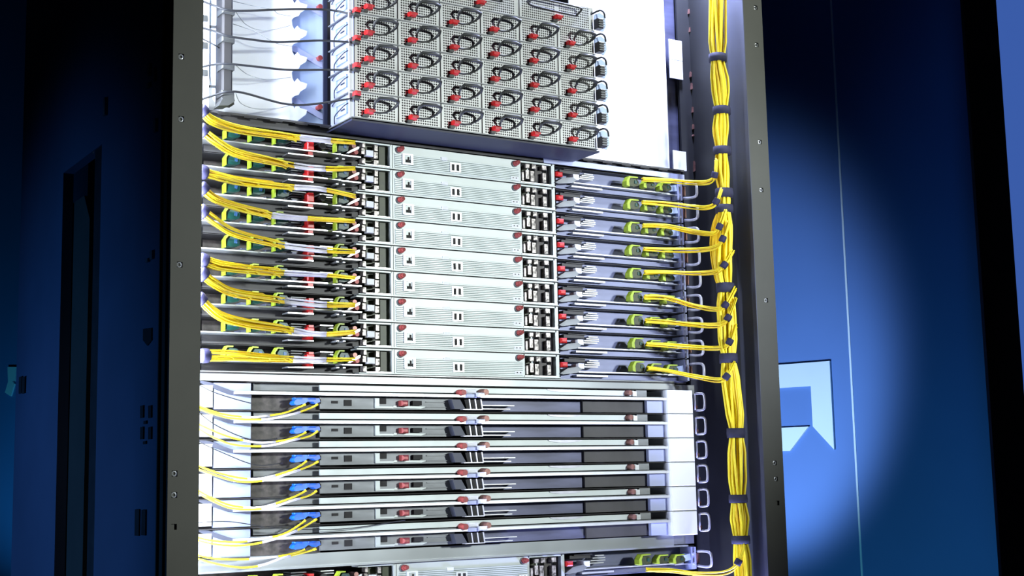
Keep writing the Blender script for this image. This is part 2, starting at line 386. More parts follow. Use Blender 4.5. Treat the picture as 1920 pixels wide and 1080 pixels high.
def make_server():
    r = empty('server', (0.13, 0, ZR), '', 'server', 'nine rack servers stacked in the middle')
    # chassis: top sheet, floor lip and dark gap under it
    b = MB(); zb(b, 672, 1046, 0.0006, 0.0022, 0.000, 0.20); b.build('bottom_lip', RIB, r)
    b = MB(); zb(b, 380, 672, 0.0002, 0.0030, 0.018, 0.24); zb(b, 380, 672, 0.0030, 0.0145, 0.030, 0.034); b.build('lower_shelf', TRAYD, r)
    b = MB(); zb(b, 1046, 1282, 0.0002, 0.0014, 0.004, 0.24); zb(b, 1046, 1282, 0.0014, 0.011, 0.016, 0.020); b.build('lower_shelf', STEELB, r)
    b = MB(); zb(b, 380, 672, 0.0432, 0.0440, 0.02, 0.24); zb(b, 672, 1046, 0.0432, 0.0440, 0.003, 0.20); zb(b, 1046, 1282, 0.0432, 0.0440, 0.012, 0.24); b.build('cover_sheet', TRAYD, r)
    # centre faceplate, made as frame around the ports
    b = MB(); zb(b, 737, 980, 0.0024, 0.0428, 0.0, 0.004)
    fp = b.build('faceplate', PLATE, r)
    b = MB(); zb(b, 742, 976, 0.0036, 0.0290, -0.0006, 0.001); b.build('vent_groove', GROOVE, fp)
    b = MB()
    for k in range(8):
        z = 0.0042+k*0.0032; zb(b, 742, 976, z, z+0.0019, -0.0016, 0.0)
    o = b.build('vent_ribs', RIB, fp); o['kind'] = 'stuff'
    # network port
    b = MB(); x0, x1 = 757, 777
    zb(b, x0, x1, 0.0105, 0.0130, -0.004, 0); zb(b, x0, x1, 0.0270, 0.0292, -0.004, 0); zb(b, x0, x0+4, 0.0130, 0.0270, -0.004, 0); zb(b, x1-4, x1, 0.0130, 0.0270, -0.004, 0)
    o = b.build('network_port', STEEL, r)
    q0 = S(761.5, 24).x; q1 = S(772.5, 24).x; m_ = (q0+q1)/2
    b = MB(); b.box((q0-.001, -0.0019, 0.0128), (q1+.001, -0.0017, 0.0272)); b.build('port_bezel', PLATE, o)
    b = MB(); b.prism([(q0, .0145), (q1, .0145), (q1, .0195), (m_+.0018, .0195), (m_+.0018, .0245), (m_-.0018, .0245), (m_-.0018, .0195), (q0, .0195)], -0.0022, -0.0020); b.build('port_socket', DARK, o)
    # two usb style sockets
    b = MB(); zb(b, 847, 867, 0.0070, 0.0230, -0.0030, 0); o = b.build('socket_pair', STEEL, r)
    for (a, c) in ((850, 855), (859, 864)):
        b = MB(); zb(b, a, c, 0.0092, 0.0208, -0.0034, -0.0030); b.build('socket', DARK, o)
    b = MB(); zb(b, 831, 842, 0.0262, 0.0318, -0.0024, 0); b.build('label_tab', WHITE, r)
    b = MB(); zb(b, 962, 976, 0.0058, 0.0115, -0.0024, 0); o = b.build('label_tab', WHITE, r)
    b = MB(); zb(b, 965, 967, 0.008, 0.0095, -0.0028, -.002); zb(b, 971, 973, 0.008, 0.0095, -0.0028, -.002); b.build('indicator_dots', DARK, o)
    # thumbscrews
    for px in (752.5, 971.5):
        q = S(px, 24, -0.004).x; z = 0.0362
        b = MB(); b.cyl((q-.001, 0.0, z-.0006), (q+.0004, -0.008, z), 0.0050, 14, 0.0048); b.cyl((q+.0004, -0.008, z), (q+.0012, -0.0125, z+.0004), 0.0040, 14, 0.0034)
        b.build('thumbscrew', SCREW, r, smooth=False)
        b = MB(); b.cyl((q-.0012, -0.0005, z-.0008), (q-.0010, -0.002, z-.0007), 0.0062, 14); b.build('screw_collar', STEELD, r.children[-1] if False else fp)
    # left connector cage 675-735
    b = MB(); zb(b, 690, 734, 0.003, 0.042, 0.022, 0.024); zb(b, 733, 738, 0.0022, 0.043, 0.0, 0.024); zb(b, 668, 734, 0.0405, 0.0430, 0.0, 0.024); cg = b.build('connector_cage', PLATE, r)
    b = MB(); zb(b, 686, 703, 0.006, 0.040, 0.015, 0.021); zb(b, 712, 731, 0.004, 0.040, 0.010, 0.020); b.build('socket_block', OLIVE, cg)
    b = MB(); zb(b, 703, 711, 0.0035, 0.012, -0.002, 0.012); zb(b, 703, 710, 0.015, 0.026, -0.003, 0.010); zb(b, 704, 710, 0.029, 0.039, 0.0, 0.010); b.build('contact_post', MOTTLE, cg)
    b = MB(); zb(b, 689, 702, 0.017, 0.0275, -0.006, 0.006, .001); b.build('contact_block', WHITE, cg)
    b = MB(); zb(b, 680, 686, 0.004, 0.0125, -0.003, 0.01); zb(b, 679, 685, 0.020, 0.030, -0.003, 0.01); zb(b, 681, 686, 0.032, 0.040, -0.003, 0.01); b.build('contact_post', MOTTLE, cg)
    b = MB(); zb(b, 686, 732, 0.0024, 0.0042, -0.002, 0.022); b.build('cage_sill', STEEL, cg)
    # right connector cage 980-1042
    b = MB(); zb(b, 982, 1040, 0.003, 0.042, 0.022, 0.024); zb(b, 1038, 1044, 0.0022, 0.0430, 0.0, 0.024); zb(b, 978, 1040, 0.0400, 0.0430, 0.0, 0.024); cg = b.build('connector_cage', PLATE, r)
    b = MB(); zb(b, 1007, 1020, 0.004, 0.0385, 0.008, 0.020); zb(b, 1029, 1037, 0.004, 0.039, 0.010, 0.02); b.build('socket_block', BROWN, cg)
    b = MB(); zb(b, 982, 992, 0.006, 0.036, 0.012, 0.02); b.build('socket_block', OLIVE, cg)
    for (a, c, z0, z1) in ((983, 986, .006, .022), (990, 996, .010, .026), (999, 1006, .006, .025), (1022, 1028, .006, .024), (990, 997, .030, .037), (1002, 1009, .030, .038), (1021, 1029, .030, .038)):
        b = MB(); zb(b, a, c, z0, z1, -0.003, 0.010); b.build('contact_post', MOTTLE, cg)
    b = MB(); zb(b, 980, 1040, 0.0024, 0.0042, -0.002, 0.022); b.build('cage_sill', STEEL, cg)
    # left bay
    b = MB(); zb(b, 376, 640, 0.0150, 0.0172, 0.0, 0.2); zb(b, 641, 678, 0.0138, 0.0160, 0.0, 0.10); b.build('tray_lip', STEEL, r)
    b = MB(); zb(b, 380, 676, 0.0160, 0.0430, 0.075, 0.078); b.build('circuit_board', BROWN, r)
    b = MB(); zb(b, 540, 588, 0.0078, 0.0100, 0.006, 0.03); b.build('guide_bar', STEEL, r)
    for px in (631, 643): 
        b = MB(); zb(b, px, px+5, 0.0085, 0.0115, 0.006, 0.03, .001); b.build('guide_pin', STEEL, r)
    for (a, c) in ((546, 574), (600, 624)):
        b = MB()
        for k in range(5): zb(b, a, c, 0.0190+k*0.0042, 0.0206+k*0.0042, 0.018, 0.05)
        b.build('heat_sink', STEEL if a > 590 else STEELD, r)
    b = MB(); zb(b, 577, 590, 0.0172, 0.0300, -0.002, 0.03, .0015); zb(b, 579, 588, 0.0300, 0.0345, 0.004, 0.03); zb(b, 578, 587, 0.0102, 0.0150, 0.004, 0.03); b.build('red_release_tab', RED, r)
    q = S(603, 24, 0.01).x; b = MB(); b.cyl((q, 0.004, .028), (q, 0.03, .028), 0.0060, 12); b.cyl((q-.028, 0.012, .028), (q-.028, 0.03, .028), 0.0045, 12); b.build('round_cap', DARK, r, smooth=False)
    for px in (434, 481, 527): optical(r, px, 0.0275, 0.026, 0.0215)
    optical(r, 641, 0.0262, 0.024, 0.0215)
    for px in (457, 503, 552):
        b = MB(); fb(b, px-5, 17, px+6, 25, 0.02, 0.05, .001); b.build('board_component', LILAC, r)
    q = S(660, 24, -.004).x
    b = MB(); b.cyl((q, 0.01, .0290), (q+.001, -0.012, .0300), 0.0050, 10, .0042); b.build('screw_post', RUST, r)
    b = MB(); b.prism([(q-.011, .0175), (q-.008, .0165), (q+.011, .0262), (q+.012, .0300), (q+.009, .0300), (q-.004, .0225)], -0.010, -0.004); b.build('ejector_lever', STEEL, r)
    b = MB(); b.cyl((q+.007, 0.01, .0210), (q+.008, -0.006, .0215), 0.0042, 10); b.build('screw_post', SCREW, r)
    # right bay
    b = MB(); zb(b, 1080, 1262, 0.0122, 0.0144, 0.0, 0.18); zb(b, 1246, 1283, 0.0105, 0.0122, -0.002, 0.18); b.build('tray_lip', STEEL, r)
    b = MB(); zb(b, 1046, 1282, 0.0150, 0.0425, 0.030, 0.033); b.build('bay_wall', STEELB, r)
    b = MB(); zb(b, 1076, 1134, 0.0050, 0.0082, 0.002, 0.02); b.build('guide_bar', STEEL, r)
    b = MB(); P = [(1046, 7), (1060, 17), (1080, 20), (1086, 15), (1078, 9), (1052, 5)]
    b.prism([(S(x, u, -.004).x, S(x, u, -.004).z) for x, u in P], -0.004, 0.03); b.build('wedge_cover', STEELD, r)
    b = MB(); zb(b, 1049, 1061, 0.0210, 0.0300, -0.006, 0.01, .0025); b.build('release_latch', RED, r)
    b = MB(); zb(b, 1080, 1091, 0.0185, 0.0285, -0.004, 0.02, .001); b.build('cable_block', WHITE, r)
    for k, (a, c) in enumerate(((1088, 1116), (1092, 1119), (1096, 1119), (1100, 1117))):
        b = MB(); zb(b, a, c, 0.0225+k*0.0042, 0.0244+k*0.0042, 0.004+k*.003, 0.029); b.build('heat_sink_fin', STEEL, r)
    b = MB(); zb(b, 1054, 1092, 0.0325, 0.0385, 0.012, 0.029); zb(b, 1062, 1096, 0.0385, 0.0400, 0.008, 0.029); b.build('dark_cover', TRAYD, r)
    for i, px in enumerate((1190, 1222, 1252)): optical(r, px, 0.0245-i*.0012, 0.030, 0.0215 if i == 0 else 0.0175, side='r', y=-0.010)
    q = [S(x, u, -.004) for x, u in ((1246, 15), (1258, 22), (1273, 25), (1275, 14), (1262, 12))]
    b = MB(); b.prism([(a.x, a.z) for a in q], -0.006, 0.02); b.build('end_wedge', PALE, r)
    b = MB(); zb(b, 1276, 1285, 0.0015, 0.0425, -0.003, 0.05); ear = b.build('mounting_ear', LILAC, r)
    q = S(1280, 24, -.003).x; b = MB()
    for z in (.030, .012): b.cyl((q, -.003, z), (q, -.006, z), .0022, 8)
    b.build('ear_screw', STEEL, ear)
    # pull loop at the right end
    ax = S(1287, 24, 0.0).x
    L = [(ax, 0.0, .007), (ax+.006, -.020, .005), (ax+.008, -.030, .008), (ax+.008, -.032, .018), (ax+.008, -.030, .030), (ax+.006, -.020, .034), (ax, 0.0, .034)]
    b = MB(); b.tube(catmull(L, 3), 0.0028, 6); b.build('pull_loop', GREYH, r, smooth=True)
    b = MB(); b.box((ax-.004, -0.002, .012), (ax+.004, 0.006, .030)); b.build('loop_bracket', RUST, r)
    return r
NM = ['topmost', 'second from top', 'third from top', 'fourth from top', 'middle', 'fourth from bottom', 'third from bottom', 'second from bottom', 'bottommost']
srv = make_server(); srv.location.z = ZROW
srv['label'] = 'slim silver server with slotted faceplate, topmost of the stack of nine'
servers = [srv]
for k in range(1, 9):
    s = copy_tree(srv); s.location.z = ZROW-k*U; servers.append(s)
    s['label'] = 'slim silver server with slotted faceplate, %s in the stack of nine' % NM[k]
z10 = at(985, 1052, 0).z - 0.0346
s = copy_tree(srv); s.location.z = z10; s['label'] = 'silver server at the bottom edge of the picture below the wide trays'
del s['group']; servers.append(s)

# ================================================================ POWER SHELVES with pluggable power supplies
YS = -0.085; PU = 0.04475
px0s = at(664, 200, YS).x; px1s = at(1117, 200, YS).x
PW = (px1s-px0s)/6
zlatch = ZO+0.0337                # latch height of the lowest row
ZS0 = at(1040, 264.5, YS).z if False else zlatch-0.0085
def PZ(px, py, yy=YS):            # local to the module third from left in the lowest row: origin its lower left
    q = at(px, py, yy); return Vector((q.x-(px0s+2*PW), yy-YS, q.z-ZS0))
def perforated(mb, x0, x1, z0, z1, y, pitch=0.0042, hole=0.0037, skip=None):
    nx = int((x1-x0)/pitch); nz = int((z1-z0)/pitch); dx = (x1-x0)/nx; dz = (z1-z0)/nz
    for j in range(nz):
        for i in range(nx):
            a = x0+i*dx; b = z0+j*dz; mx = (dx-hole)/2; mz = (dz-hole)/2
            if skip and skip(a+dx/2, b+dz/2): mb.add([(a,y,b),(a+dx,y,b),(a+dx,y,b+dz),(a,y,b+dz)], [(0,1,2,3)]); continue
            o = [(a,y,b),(a+dx,y,b),(a+dx,y,b+dz),(a,y,b+dz)]
            c = [(a+dx/2,y,b+mz),(a+dx-mx,y,b+dz/2),(a+dx/2,y,b+dz-mz),(a+mx,y,b+dz/2)]
            mb.add(o+c, [(0,1,4),(1,5,4),(1,2,5),(2,6,5),(2,3,6),(3,7,6),(3,0,7),(0,4,7)])
def make_psu(width, wide):
    r = empty('power_supply', (0, YS, 0), '', 'power supply', 'power supplies')
    h = PU-0.0035
    b = MB(); perforated(b, 0.0015, width-0.0012, 0.001, h, 0.0, skip=(lambda x, z: x < 0.007 or x > width-.005) if not wide else (lambda x, z: x < .004 or x > width-.008 or abs(x-width*.5) < .003))
    b.box((0.0012, -0.0004, 0.0), (width-0.001, 0.002, 0.0010)); b.box((0.0012, -0.0004, h), (width-0.001, 0.002, h+0.0008)); b.box((width-.0018, -.0006, 0), (width-.001, .004, h)); 
    b.build('perforated_faceplate', PERF, r)
    b = MB(); b.box((0.001, 0.003, 0.0), (width-0.001, 0.07, h)); b.build('module_body', DARK, r)
    # red release latch
    lx = (at(691, 212.5, YS).x-px0s) if not wide else width*0.50
    lz = 0.0092
    b = MB(); b.cbox((lx-.0075, -0.012, lz-.0038), (lx+.0045, 0, lz+.0045), .002); b.box((lx+.0045, -0.010, lz+.0005), (lx+.0080, 0, lz+.0040)); b.build('release_latch', RED, r)
    b = MB(); b.box((lx-.0105, -0.006, lz-.0085), (lx-.002, 0, lz-.0040)); b.build('latch_shadow', HANDLE, r)  # dark block standing in for the shadow below the latch
    # pull handle standing off the plate
    if not wide:
        L = []
        for px, py, dy in ((703,210.5,-.001),(701,200,-.007),(704,190,-.015),(712,184,-.019),(736,186,-.020),(747,191,-.018),(745,197,-.013),(736,205,-.006),(724,211,-.001),(713,212,-.001)):
            q = at(px, py, YS+dy); L.append((q.x-px0s, dy, q.z-ZS0))
        b = MB(); P = [Vector(a) for a in L]; b.tube(P, 0.002, 6, closed=True, rad=[0.0017 if (p.y > -.010) else 0.0030 for p in P]); b.build('pull_handle', HANDLE, r, smooth=True)
    else:
        x0 = width*.12; x1 = width*.80; z = .030
        L = [(x0, -.001, z), (x0+.006, -.012, z+.004), (x0+.012, -.014, z+.005), (x1-.012, -.014, z+.003), (x1-.002, -.012, z), (x1-.006, -.004, z-.007), (x1-.012, -.002, z-.009), (x0+.012, -.002, z-.006)]
        b = MB(); b.tube(catmull(L[:]+[L[0]], 3)[:-1], 0.0019, 6, closed=True); b.build('pull_handle', HANDLE, r, smooth=True)
    return r
proto = make_psu(PW, False); first = True
ROWN = ['lowest row', 'second row from the bottom', 'third row from the bottom', 'fourth row from the bottom', 'fifth row from the bottom']
COLN = ['leftmost', 'second from the left', 'third from the left', 'third from the right', 'second from the right', 'rightmost']
for j in range(5):
    for i in range(6):
        s = proto if first else copy_tree(proto); first = False
        s.location = (px0s+i*PW, YS, ZS0+j*PU)
        s['label'] = 'perforated power supply, %s in the %s' % (COLN[i], ROWN[j])
        s['group'] = 'small power supplies'
proto2 = make_psu(PW*2, True); first = True
for i in range(3):
    s = proto2 if first else copy_tree(proto2); first = False
    s.location = (px0s+i*2*PW, YS, ZS0+5*PU)
    s['label'] = 'wide perforated module with long handle at the top edge, %s of the three' % ('leftmost', 'middle', 'rightmost')[i]
    s['group'] = 'wide modules in the top row'
# one shelf per row: side cheeks, floor line, right bracket, plug at the left
def make_shelf():
    r = empty('power_shelf', (px0s, YS, 0), '', 'power shelf', 'power shelves')
    W = px1s-px0s
    b = MB(); b.box((-0.006, -0.002, -0.0024), (W+.002, 0.088, -0.0008)); b.build('shelf_floor', STEELD, r)
    b = MB(); b.box((-0.0015, -0.001, -0.0008), (0.0, 0.088, PU-.003)); b.build('side_cheek', LILAC, r)
    b = MB(); b.box((-0.0085, 0.0, -0.0008), (-0.0015, 0.003, PU-.003)); b.build('front_flange', WHITE, r)
    # pressed box, ribs and wire bail on the left cheek
    x = -0.0018
    b = MB()
    for (y0, y1, z0, z1) in ((.020,.062,.010,.0115),(.020,.062,.030,.0315),(.020,.0215,.010,.0315),(.0605,.062,.010,.0315)): b.box((x-.003, y0, z0), (x, y1, z1))
    b.build('pressed_frame', PALE, r)
    b = MB(); b.box((x-.0012, .032, .019), (x, .046, .0208)); b.build('cheek_slot', NAVY, r)
    L = [(x-.001, .070, .003), (x-.010, .050, .010), (x-.012, .030, .014), (x-.010, .012, .020), (x-.001, .008, .026)]
    b = MB(); b.tube(catmull(L, 3), .0010, 5); b.build('wire_bail', NAVY, r)
    b = MB(); b.tube(catmull([(x-.001,.08,.036),(x-.008,.05,.036),(x-.006,.02,.039)], 3), .0009, 5); b.build('wire_bail', NAVY, r)
    # right bracket
    b = MB(); b.cbox((W+.001, -0.016, 0.001), (W+.013, 0.0, 0.020), .002)
    b.build('cable_clamp', TRAYD, r)
    b = MB()
    for k in range(4): b.box((W+.0005, -.0172, .003+k*.0045), (W+.0135, -.016, .0045+k*.0045))
    b.build('clamp_ribs', STEELD, r)
    b = MB(); b.prism([(W+.002, .004), (W+.022, .001), (W+.028, .012), (W+.026, .030), (W+.014, .036), (W+.002, .030)], -.002, .002); b.build('bracket_wing', PALE, r)
    b = MB(); b.tube(catmull([(W-.004, -.001, .030), (W+.004, -.016, .034), (W+.012, -.018, .030), (W+.014, -.018, .020)], 3), .0018, 6); b.build('strain_loop', HANDLE, r)
    return r
sh = make_shelf(); first = True
for j in range(6):
    s = sh if first else copy_tree(sh); first = False
    s.location = (px0s, YS, ZS0+j*PU)
    s['label'] = 'steel shelf holding %s of power modules' % (['the lowest row','the second row from the bottom','the third row from the bottom','the fourth row from the bottom','the fifth row from the bottom','the top row'][j])
# base plate below the power shelves (its dark underside is seen)
b = MB(); zb_ = ZS0-0.0045
b.box((px0s-.005, YS-.002, zb_-.003), (px1s+.004, 0.035, zb_))
o = b.build('base_plate', NAVY); tag(o, 'dark navy plate under the power shelves', 'plate')
# thin dark plate with notched edge above the server stack
zc = ZROW+U+0.0008
xa, xb_ = at(374, 205, 0).x, at(1283, 325, 0).x
b = MB(); b.box((xa, 0.0, zc), (xb_, 0.05, zc+.004)); b.box((xa, 0.0, zc+.0155), (xb_, 0.05, zc+.019)); b.box((xa, 0.012, zc+.004), (xb_, .016, zc+.0155))
cv = b.build('cover_shelf', TRAYD); tag(cv, 'long dark notched shelf between the power modules and the servers', 'shelf')
b = MB(); xx = xa+.03
while xx < xb_-.03:
    b.box((xx, -.0012, zc+.0130), (xx+.022, 0.0, zc+.0160)); xx += .045
o = b.build('edge_notches', DARK, cv); 
b = MB(); b.box((xa+.66, -.002, zc-.001), (xb_-.002, 0.0, zc+.009)); b.build('edge_strip', LILAC, cv)

# ================================================================ LEFT TOP: white panels, cable manager, black cables
ZT = ZO+0.60
zb0 = zc+.0195
YW = 0.030
pts = [(377, 240)]
# white sheet with hook shaped fingers along its right edge
fing = []
for k in range(-1, 5):
    y = 8+k*49.3
    fing += [(548, y-10), (552, y-2), (558, y-9), (563, y-3), (576, y+1), (574, y+9), (563, y+16), (560, y+22), (552, y+24), (547, y+29)]
left_edge = [(376, -60)]+[(x, y) for x, y in fing if y < 216]
P = poly_at(left_edge, YW)+[(at(548, 216, YW).x, zb0), (at(376, 205, YW).x, zb0)]
b = MB(); b.prism(P, YW, YW+.003); o = b.build('blanking_plate', WHITE); tag(o, 'white sheet panel with hooked edge left of the power shelves', 'panel')
pnl = o
b = MB(); b.prism([(at(540,100,.042).x, ZT), (at(614,100,.042).x, ZT), (at(614,200,.042).x, zb0), (at(540,200,.042).x, zb0)], .042, .045)
back = b.build('blue_grey_panel', PALE); tag(back, 'pale blue panel behind the hooked white sheet', 'panel')
for k, y in enumerate((-11, 85, 182)):
    b = MB(); b.prism(poly_at([(546, y), (556, y+2), (606, y+32), (606, y+42), (600, y+40), (546, y+9)], .038), .038, .042); b.build('diagonal_brace', LILAC, back)
    q = at(601, y+(23 if k != 2 else 18), .030); c = MB(); c.cyl((q.x, .030, q.z), (q.x, .042, q.z), .0045, 10); c.build('red_knob', SCREW, back)
b = MB(); b.box((at(607,150,.016).x, 0.016, zb0), (at(614,150,.016).x, 0.020, ZT)); o = b.build('edge_bar', NAVY); tag(o, 'thin dark upright bar at the left end of the power shelves', 'bar')
# vertical cable manager
YM = -0.045
mg = empty('cable_manager', (at(425, 150, YM).x, YM, at(425, 195, YM).z), 'grey upright cable manager bar with black clips at upper left', 'cable manager')
def mrel(mb):
    L = mg.location; mb.v = [(v[0]-L.x, v[1]-L.y, v[2]-L.z) for v in mb.v]; return mb
b = MB(); b.cbox((at(417,100,YM).x, YM, at(425,192,YM).z), (at(437,100,YM).x, YM+.03, ZT), .003); mrel(b).build('bar', MANAGER, mg)
for y in (22, 75, 126, 176, 190):
    b = MB(); z = at(428, y, YM).z; b.cbox((at(415,100,YM).x, YM-.004, z-.0045), (at(439,100,YM).x, YM+.02, z+.0045), .002); mrel(b).build('clip', HANDLE, mg)
b = MB(); b.prism(poly_at([(410,198),(420,180),(438,178),(440,190),(428,198)], YM-.005), YM-.006, YM+.02); mrel(b).build('end_cap', HANDLE, mg)
b = MB(); b.box((at(379,100,-.02).x, -.02, at(390,205,-.02).z), (at(392,100,-.02).x, -.015, ZT)); o = b.build('white_strip', WHITE); tag(o, 'narrow white upright strip beside the left post', 'strip')
for y in (35, 86, 137):
    q = at(384, y, -.022); c = MB(); c.cbox((q.x-.004, -.026, q.z-.005), (q.x+.004, -.02, q.z+.005), .001); c.build('strip_catch', HANDLE, o)
b = MB(); b.prism(poly_at([(392,-60),(408,-60),(412,60),(414,150),(412,200),(400,185),(394,140)], -.01), -.010, -.006); o = b.build('grey_upright', PALE); tag(o, 'pale grey upright sheet behind the cable manager bar', 'panel')
for y in (48, 160):
    b = MB(); b.prism(poly_at([(392,y),(408,y+1),(408,y+5),(392,y+4)], -.011), -.013, -.010); b.build('sheet_clip', HANDLE, o)
b = MB(); b.prism(poly_at([(410,50),(415,48),(415,96),(411,92)], -.02), -.022, -.018); o = b.build('yellow_tag', YEL); tag(o, 'small yellow tag on the left of the cable manager bar', 'tag')
def cable(name, pts, r, m, label, cat='cable', group=None, sub=6, n=6):
    mb = MB(); P = catmull([at(*p) for p in pts], sub); o0 = P[0].copy(); mb.tube([q-o0 for q in P], r, n)
    o = mb.build(name, m, None, loc=o0, smooth=True); tag(o, label, cat, group); return o
CP = [[(374,0,-.06),(400,10,-.06),(428,19,-.066),(470,20,-.06),(555,17,-.05),(620,19,-.06),(664,28,-.088)],
      [(374,51,-.06),(400,58,-.06),(430,68,-.066),(470,74,-.06),(520,79,-.05),(600,76,-.06),(664,80,-.088)],
      [(374,127,-.06),(400,121,-.06),(430,120,-.066),(480,125,-.06),(540,131,-.05),(610,131,-.06),(664,131,-.088)],
      [(374,188,-.06),(400,179,-.06),(430,172,-.066),(460,175,-.06),(530,194,-.05),(580,196,-.05),(664,184,-.088)]]
PN = ['uppermost', 'second', 'third', 'lowest']
for k, pts in enumerate(CP):
    o = cable('power_cable', pts, .0018, CABLE, '%s of four black cables from the clips to the power shelves' % PN[k], group='black cables at upper left')
    e = at(*pts[-1]); o0 = o.location
    b = MB(); b.cyl((e.x-o0.x-.004, e.y-o0.y-.006, e.z-o0.z), (e.x-o0.x+.006, e.y-o0.y-.006, e.z-o0.z-.001), .0048, 10); b.build('plug', HANDLE, o)
    b = MB(); b.cbox((e.x-o0.x-.004, e.y-o0.y-.016, e.z-o0.z+.002), (e.x-o0.x+.006, e.y-o0.y-.002, e.z-o0.z+.009), .002); b.build('red_collar', RED, o)
GC = [[(437,2,-.03),(470,10,-.02),(510,18,-.01),(522,26,.0),(545,30,.02)], [(442,22,-.03),(460,45,-.02),(485,56,-.01),(510,56,-.005),(544,48,.02)], [(437,45,-.03),(480,60,-.02),(515,80,-.01),(548,87,.02)],
      [(442,122,-.03),(465,140,-.02),(500,149,-.01),(545,145,.02)], [(442,175,-.03),(452,194,-.02),(480,204,-.01),(520,203,-.005),(548,196,.02)]]
GN = ['topmost thin grey wire against the white panel', 'thin grey wire sagging just below the uppermost black cable', 'thin grey wire slanting to the second black cable', 'thin grey wire sagging below the third black cable', 'thin grey wire sagging at the bottom of the white panel']
for k, pts in enumerate(GC): cable('thin_wire', pts, .0006, GREYC, GN[k], 'wire')
cable('power_cable', [(374,70,-.04),(390,78,-.04),(405,86,-.04),(411,90,-.03)], .0012, CABLE, 'short black cable ending at the yellow tag')

# ================================================================ RIGHT TOP: white panel
YR = 0.028
xr0 = at(1075, 200, YR).x; xr1 = at(1283, 200, YR).x
b = MB(); b.prism([(at(1075,290,YR).x, zb0), (at(1255,300,YR).x, zb0), (at(1255,300,YR).x, ZT), (at(1075,300,YR).x, ZT)], YR, YR+.003); o = b.build('blanking_plate', WHITE); tag(o, 'large white blanking panel right of the power shelves', 'panel')
b = MB(); b.prism([(at(1244,290,YR+.02).x, zb0), (xr1, zb0), (xr1, ZT), (at(1244,300,YR+.02).x, ZT)], YR+.02, YR+.023); o2 = b.build('blue_backing_sheet', TRAYB); tag(o2, 'blue grey sheet seen in the notches at the right of the white panel', 'panel')
for (ya_, yb2) in ((75,112),(113,147),(282,318)):
    z1 = at(1266, ya_, YR).z; z0 = max(at(1266, yb2, YR).z, zb0)
    b = MB(); b.box((at(1255,100,YR).x, YR, z0), (at(1279,100,YR).x, YR+.003, z1)); b.build('panel_tab', WHITE, o)

# ================================================================ FILLER BANDS
YB = -0.030; ZB = at(867, 742.9, YB).z; PB = 0.0453; KZ = PB/0.048
zf1 = ZROW-8*U-.001
b = MB(); b.box((at(372,720,0).x, -0.004, ZB+.0205), (at(1262,720,0).x, 0.0, zf1)); o = b.build('filler_panel', BAND); tag(o, 'plain grey filler panel between the server stack and the wide trays', 'filler panel')
b = MB(); b.box((at(372,720,0).x, -0.0055, zf1-.004), (at(1283,720,0).x, -0.004, zf1-.0015)); b.build('shadow_gap_strip', DARK, o)
b = MB(); b.box((at(1262,720,0).x, -0.002, ZB+.012), (at(1300,720,0).x, 0.002, zf1-.006)); b.build('end_block', STEELD, o)
zlow = ZB-5*PB-.0270
b = MB(); b.box((at(368,1040,0).x, -0.004, z10+.0455), (at(1262,1040,0).x, 0.0, zlow)); b.box((at(368,1040,0).x, -0.010, z10+.0445), (at(1285,1040,0).x, 0.0, z10+.0475)); o = b.build('filler_panel', BAND); tag(o, 'plain grey filler panel below the wide trays', 'filler panel')
b = MB(); b.box((at(1262,1010,0).x, -0.002, z10+.049), (at(1300,1010,0).x, 0.002, zlow)); b.build('end_block', STEELD, o)

